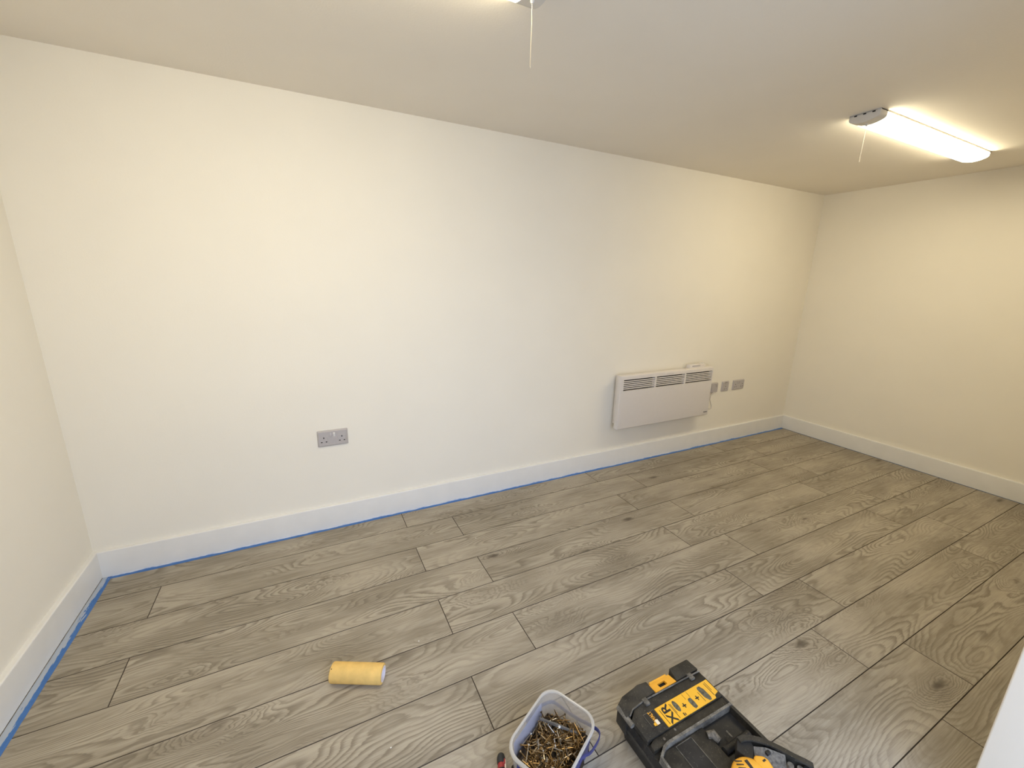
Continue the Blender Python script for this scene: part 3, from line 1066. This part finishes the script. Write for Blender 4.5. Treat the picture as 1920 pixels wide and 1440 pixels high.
# lid deck: band behind the latch, then the sticker band
bm = bmesh.new()
prism(bm, [(1.620, -1.610), (1.920, -1.610), (1.920, -1.521), (1.690, -1.521), (1.652, -1.524), (1.620, -1.548)], 0.1035, 0.1205, bevel=0.002)
cpart('lid_deck', bm, M['case'])
# raised blocks on both sides of the latch
bm = bmesh.new()
prism(bm, [(1.608, -1.540), (1.620, -1.5405), (1.640, -1.526), (1.690, -1.519), (1.740, -1.519), (1.740, -1.4785), (1.704, -1.4765), (1.640, -1.484), (1.611, -1.498)], 0.060, 0.125, bevel=0.004)
cpart('latch_block', bm, M['case'])
bm = bmesh.new()
prism(bm, [(1.828, -1.519), (1.921, -1.519), (1.917, -1.4775), (1.838, -1.4775)], 0.060, 0.125, bevel=0.003)
cpart('latch_block', bm, M['case'])
# rounded roll at the left corner
bm = bmesh.new()
tube(bm, [(1.6125, -1.500, 0.117), (1.6135, -1.560, 0.117)], 0.0075, 12)
cpart('corner_roll', bm, M['case_edge'])
# pale hinge line with two clips
bm = bmesh.new()
tube(bm, [(1.621, -1.539, 0.1235), (1.642, -1.5275, 0.1235), (1.690, -1.5215, 0.1235), (1.880, -1.5240, 0.1235), (1.919, -1.5250, 0.1235)], 0.0022, 6)
cpart('hinge_line', bm, M['case_edge'])
for x in (1.693, 1.879):
    bm = bmesh.new()
    box(bm, x - 0.008, x + 0.008, -1.538, -1.516, 0.119, 0.1275, bevel=0.003)
    cpart('hinge_clip', bm, M['case_edge'])
# yellow latch with its finger hole
bm = bmesh.new()
xs = [1.7425, 1.767, 1.797, 1.8265]
ys = [-1.5185, -1.5110, -1.4970, -1.4865]
V = {(i, j): bm.verts.new((x, y, 0.1225 - (y + 1.5185) * 0.22)) for i, x in enumerate(xs) for j, y in enumerate(ys)}
fs = [bm.faces.new((V[i, j], V[i + 1, j], V[i + 1, j + 1], V[i, j + 1])) for i in range(3) for j in range(3) if not (i == 1 and j == 1)]
r = bmesh.ops.extrude_face_region(bm, geom=fs, use_keep_orig=True)
bmesh.ops.translate(bm, vec=(0, 0, -0.007), verts=[v for v in r['geom'] if isinstance(v, bmesh.types.BMVert)])
box(bm, 1.750, 1.819, -1.4865, -1.4800, 0.060, 0.1155, bevel=0.002)
lt = cpart('latch', bm, M['yellow'], smooth=False)
lt['label'] = 'orange-yellow plastic latch with a square finger hole'
bm = bmesh.new()
box(bm, 1.7405, 1.8285, -1.5195, -1.4880, 0.095, 0.108)
cpart('latch_pocket', bm, M['case_side'])
# sticker band frame, sticker and prints
bm = bmesh.new()
prism(bm, [(1.700, -1.608), (1.893, -1.608), (1.8975, -1.600), (1.915, -1.596), (1.915, -1.5535), (1.700, -1.5530)], 0.1203, 0.1225)
stk = cpart('sticker', bm, M['sticker'], smooth=False)
stk['label'] = 'yellow printed sticker'
ZS = 0.1226
def lettering(s, x, y, size, mat, parent, name='lettering', bold=0.0, sx=1.0, sy=1.0):
    bm = text_bm(s, size, 0.00015, 0.0, bold)
    bmesh.ops.scale(bm, vec=(sx, sy, 1), verts=bm.verts)
    bmesh.ops.rotate(bm, cent=(0, 0, 0), matrix=Matrix.Rotation(math.pi / 2, 3, 'Z'), verts=bm.verts)
    bmesh.ops.translate(bm, vec=(x, y, ZS + 0.0002), verts=bm.verts)
    return cpart(name, bm, mat, parent, smooth=False)
lettering('XR', 1.7300, -1.5815, 0.036, M['print'], stk, bold=0.0007, sx=1.12)
lettering('+', 1.7890, -1.5835, 0.026, M['print'], stk, bold=0.0006)
lettering('+', 1.8420, -1.5835, 0.026, M['print'], stk, bold=0.0006)
def print_bar(x, y0, y1, w, mat=None, z=0.0):
    bm = bmesh.new()
    box(bm, x - w / 2, x + w / 2, y0, y1, ZS - 0.0001 + z, ZS + 0.0003 + z)
    return cpart('print_line', bm, mat or M['print'], stk, smooth=False)
print_bar(1.7100, -1.604, -1.562, 0.0016)
print_bar(1.7485, -1.604, -1.560, 0.0014)
print_bar(1.7520, -1.590, -1.562, 0.0012)
print_bar(1.7670, -1.6055, -1.597, 0.0035)
print_bar(1.7720, -1.6055, -1.599, 0.0025)
print_bar(1.8560, -1.602, -1.572, 0.0012)
print_bar(1.8955, -1.600, -1.560, 0.0016)
print_bar(1.9010, -1.585, -1.558, 0.0012)
print_bar(1.8060, -1.572, -1.556, 0.0008)
print_bar(1.8240, -1.572, -1.556, 0.0008)
def picture(pts):
    bm = bmesh.new()
    prism(bm, pts, ZS - 0.0001, ZS + 0.0003)
    return cpart('printed_picture', bm, M['picture'], stk, smooth=False)
picture([(1.7645 + 0.0075 * math.cos(k * math.pi / 8), -1.5745 + 0.0165 * math.sin(k * math.pi / 8)) for k in range(16)])
picture([(1.8085, -1.580), (1.8120, -1.574), (1.8225, -1.5735), (1.8240, -1.590), (1.8225, -1.6025), (1.8125, -1.6045), (1.8090, -1.598)])
picture([(1.8620, -1.566), (1.8660, -1.560), (1.8750, -1.5605), (1.8810, -1.573), (1.8815, -1.598), (1.8780, -1.6055), (1.8700, -1.6050), (1.8630, -1.592)])
# peeled maker's badge
bm = bmesh.new()
box(bm, 1.657, 1.6965, -1.5915, -1.5525, 0.1203, 0.1222)
bdg = cpart('badge', bm, M['print'], smooth=False)
bdg['label'] = 'worn black badge with yellow and white lettering'
for (x0, x1, y0, y1) in ((1.657, 1.6965, -1.5530, -1.5522), (1.657, 1.6578, -1.5915, -1.5525), (1.6957, 1.6965, -1.5915, -1.5525)):
    bm = bmesh.new()
    box(bm, x0, x1, y0, y1, 0.1221, 0.1226)
    cpart('badge_border', bm, M['case_edge'], bdg, smooth=False)
lettering('DEWALT', 1.6790, -1.5720, 0.0105, M['yellow'], bdg, bold=0.0002, sx=0.92, sy=1.5)
for x0, x1, y0, y1, mt in ((1.676, 1.686, -1.5905, -1.578, 'white_print'), (1.667, 1.674, -1.590, -1.583, 'sticker')):
    bm = bmesh.new()
    box(bm, x0, x1, y0, y1, 0.1222, 0.1231)
    cpart('worn_patch', bm, M[mt], bdg, smooth=False)
# step down from the deck, then the pale front ridge of the tray
bm = bmesh.new()
prism(bm, [(1.622, -1.634), (1.919, -1.634), (1.919, -1.6105), (1.640, -1.6105), (1.622, -1.618)], 0.1035, 0.1165, bevel=0.0015)
cpart('lid_step', bm, M['case'])
def rail(name, pts, w, z0, z1, mat):
    bm = bmesh.new()
    prev = None
    n = len(pts)
    for i, p in enumerate(pts):
        p = Vector((p[0], p[1], 0))
        dr = (Vector((*pts[min(i + 1, n - 1)], 0)) - Vector((*pts[max(i - 1, 0)], 0))).normalized()
        s = Vector((-dr.y, dr.x, 0)) * w / 2
        ring = [bm.verts.new(q) for q in (p - s + Vector((0, 0, z0)), p + s + Vector((0, 0, z0)), p + s * 0.7 + Vector((0, 0, z1)), p - s * 0.7 + Vector((0, 0, z1)))]
        if prev:
            for k in range(4):
                bm.faces.new((prev[k], prev[(k + 1) % 4], ring[(k + 1) % 4], ring[k]))
        else:
            bm.faces.new(ring)
        prev = ring
    bm.faces.new(prev[::-1])
    return cpart(name, bm, mat, smooth=False)
rail('tray_ridge', [(1.918, -1.6390), (1.668, -1.6370), (1.650, -1.640), (1.624, -1.655), (1.622, -1.700), (1.622, -1.866)], 0.010, 0.1035, 0.1245, M['case_edge'])
rail('tray_rim', [(1.912, -1.645), (1.913, -1.70), (1.912, -1.866)], 0.014, 0.1035, 0.1235, M['case'])
rail('tray_rim', [(1.632, -1.866), (1.904, -1.866)], 0.010, 0.1035, 0.1225, M['case'])
# tray floor pieces around a finger recess
bm = bmesh.new()
box(bm, 1.628, 1.790, -1.860, -1.645, 0.1035, 0.1130, bevel=0.001)
cpart('tray_floor', bm, M['case'])
bm = bmesh.new()
box(bm, 1.7915, 1.904, -1.860, -1.735, 0.1035, 0.1120, bevel=0.001)
cpart('tray_floor', bm, M['case'])
bm = bmesh.new()
box(bm, 1.684, 1.738, -1.850, -1.650, 0.1125, 0.1150, bevel=0.0007, seg=1)
cpart('tray_panel', bm, M['case_side'])
for x in (1.683, 1.739):
    bm = bmesh.new()
    box(bm, x - 0.0007, x + 0.0007, -1.850, -1.6495, 0.1130, 0.1156)
    cpart('panel_edge', bm, M['case_edge'], smooth=False)
bm = bmesh.new()
box(bm, 1.6825, 1.7395, -1.6502, -1.6490, 0.1130, 0.1156)
cpart('panel_edge', bm, M['case_edge'], smooth=False)
# bar handle sunk in the recess
bm = bmesh.new()
tube(bm, [(1.795, -1.712, 0.110), (1.895, -1.712, 0.110)], 0.010, 12)
cpart('grip_bar', bm, M['case_side'])
bm = bmesh.new()
tube(bm, [(1.786, -1.665, 0.112), (1.800, -1.672, 0.116), (1.803, -1.690, 0.112)], [0.010, 0.012, 0.009], 10)
cpart('grip_pivot', bm, M['dust'])
bm = bmesh.new()
box(bm, 1.838, 1.842, -1.700, -1.682, 0.116, 0.1185)
cpart('latch_tongue', bm, M['case_edge'], smooth=False)
for x, y in ((1.668, -1.622), (1.714, -1.617)):
    bm = bmesh.new()
    r = bmesh.ops.create_icosphere(bm, subdivisions=2, radius=0.0035)
    bmesh.ops.scale(bm, vec=(1, 1.2, 0.4), verts=bm.verts)
    bmesh.ops.translate(bm, vec=(x, y, 0.1170), verts=bm.verts)
    cpart('rivet', bm, M['dust'])

# ------------------------------------------------------------------ cordless tool lying on the case
TX, TY, TZ = 1.835, -1.790, 0.1246
tool = empty('power_tool', (TX, TY, TZ))
tag(tool, 'yellow and black cordless power tool lying on the dusty tool case', 'power tool')
def tpart(name, bm, mat, smooth=True, parent=None):
    bmesh.ops.translate(bm, vec=(-TX, -TY, -TZ), verts=bm.verts)
    return obj(name, bm, mat, parent or tool, smooth=smooth)
# black curved guard: a wall with an in-turned flange
gp = [(1.816, -1.7235), (1.832, -1.7275), (1.849, -1.7370), (1.866, -1.7510), (1.882, -1.7670), (1.900, -1.7930), (1.912, -1.8140), (1.926, -1.8330), (1.936, -1.8460)]
gtop = [0.163, 0.166, 0.167, 0.167, 0.166, 0.165, 0.164, 0.163, 0.160]
bm = bmesh.new()
prev = None
for i, (x, y) in enumerate(gp):
    dr = (Vector((*gp[min(i + 1, len(gp) - 1)], 0)) - Vector((*gp[max(i - 1, 0)], 0))).normalized()
    s = Vector((dr.y, -dr.x, 0))                      # towards the camera side
    p = Vector((x, y, 0))
    zt = gtop[i]
    sec = [(0.0, 0.1265), (0.0, zt), (0.014, zt + 0.001), (0.014, zt - 0.004), (0.005, zt - 0.004), (0.005, 0.1265)]
    ring = [bm.verts.new(p + s * a + Vector((0, 0, z))) for a, z in sec]
    if prev:
        for k in range(6):
            bm.faces.new((prev[k], prev[(k + 1) % 6], ring[(k + 1) % 6], ring[k]))
    else:
        bm.faces.new(ring)
    prev = ring
bm.faces.new(prev[::-1])
tpart('guard', bm, M['case'], smooth=False)
bm = bmesh.new()
prism(bm, [(1.8165, -1.7245), (1.7905, -1.7420), (1.8020, -1.7790), (1.8380, -1.7570), (1.8440, -1.7420)], 0.1250, 0.158, bevel=0.002)
tpart('guard_end', bm, M['case_side'], smooth=False)
# dusty metal plate sloping down from the flange
bm = bmesh.new()
Q = [(1.838, -1.7560, 0.158), (1.862, -1.7720, 0.160), (1.892, -1.8040, 0.158), (1.880, -1.8200, 0.138), (1.845, -1.7960, 0.138), (1.820, -1.7750, 0.140)]
A = [bm.verts.new(p) for p in Q]
Bv = [bm.verts.new((p[0], p[1], p[2] - 0.006)) for p in Q]
bm.faces.new(A); bm.faces.new(Bv[::-1])
for k in range(6):
    bm.faces.new((A[k], Bv[k], Bv[(k + 1) % 6], A[(k + 1) % 6]))
tpart('dusty_plate', bm, M['dust'], smooth=False)
bm = bmesh.new()
box(bm, 1.853, 1.866, -1.785, -1.776, 0.150, 0.158, bevel=0.002)
tpart('bolt', bm, M['print'])
for x, y in ((1.888, -1.822), (1.902, -1.838), (1.916, -1.846)):
    bm = bmesh.new()
    tube(bm, [(x, y, 0.127), (x + 0.001, y + 0.001, 0.150)], [0.009, 0.0075], 10)
    tpart('guide_roller', bm, M['dust'] if x < 1.91 else M['case_side'])
# yellow motor housing: domed drum
bm = bmesh.new()
prof = [(0.0001, 0.168), (0.020, 0.1678), (0.036, 0.166), (0.044, 0.162), (0.048, 0.154), (0.0485, 0.130), (0.046, 0.1251), (0.0001, 0.1251)]
lathe(bm, prof, 36, lambda r, a, c, s: (1.7700 + r * c, -1.8020 + r * s, a))
hs = tpart('motor_housing', bm, M['yellow'])
hs['label'] = 'yellow motor housing with cooling slots'
for k in range(3):
    bm = bmesh.new()
    box(bm, -0.009, 0.009, -0.0011, 0.0011, 0.0, 0.0016)
    bmesh.ops.rotate(bm, cent=(0, 0, 0), matrix=Matrix.Rotation(math.radians(-28), 3, 'Z'), verts=bm.verts)
    bmesh.ops.translate(bm, vec=(1.7640 - 0.003 * k, -1.7640 - 0.0075 * k, 0.1655 + 0.0006 * k), verts=bm.verts)
    tpart('cooling_slot', bm, M['print'], smooth=False, parent=hs)
bm = bmesh.new()
box(bm, -0.004, 0.004, -0.012, 0.012, 0.0, 0.002)
bmesh.ops.rotate(bm, cent=(0, 0, 0), matrix=Matrix.Rotation(math.radians(-10), 3, 'Z'), verts=bm.verts)
bmesh.ops.translate(bm, vec=(1.7800, -1.7830, 0.1665), verts=bm.verts)
tpart('nameplate', bm, M['print'], smooth=False, parent=hs)
bm = bmesh.new()
prism(bm, [(1.806, -1.7760), (1.816, -1.7720), (1.834, -1.7830), (1.838, -1.7930), (1.826, -1.8300), (1.796, -1.8220)], 0.1250, 0.166, bevel=0.005, seg=3)
gb_ = tpart('gear_housing', bm, M['yellow'])
gb_['label'] = 'yellow gear housing'
bm = bmesh.new()
box(bm, 1.820, 1.829, -1.7935, -1.7895, 0.1655, 0.1668)
tpart('screw_recess', bm, M['print'], smooth=False, parent=gb_)
# grip running back towards the door, out of the picture
bm = bmesh.new()
tube(bm, [(1.770, -1.830, 0.148), (1.772, -1.850, 0.149), (1.774, -1.868, 0.150)], [0.022, 0.021, 0.019], 14)
tpart('grip', bm, M['black_rubber'])
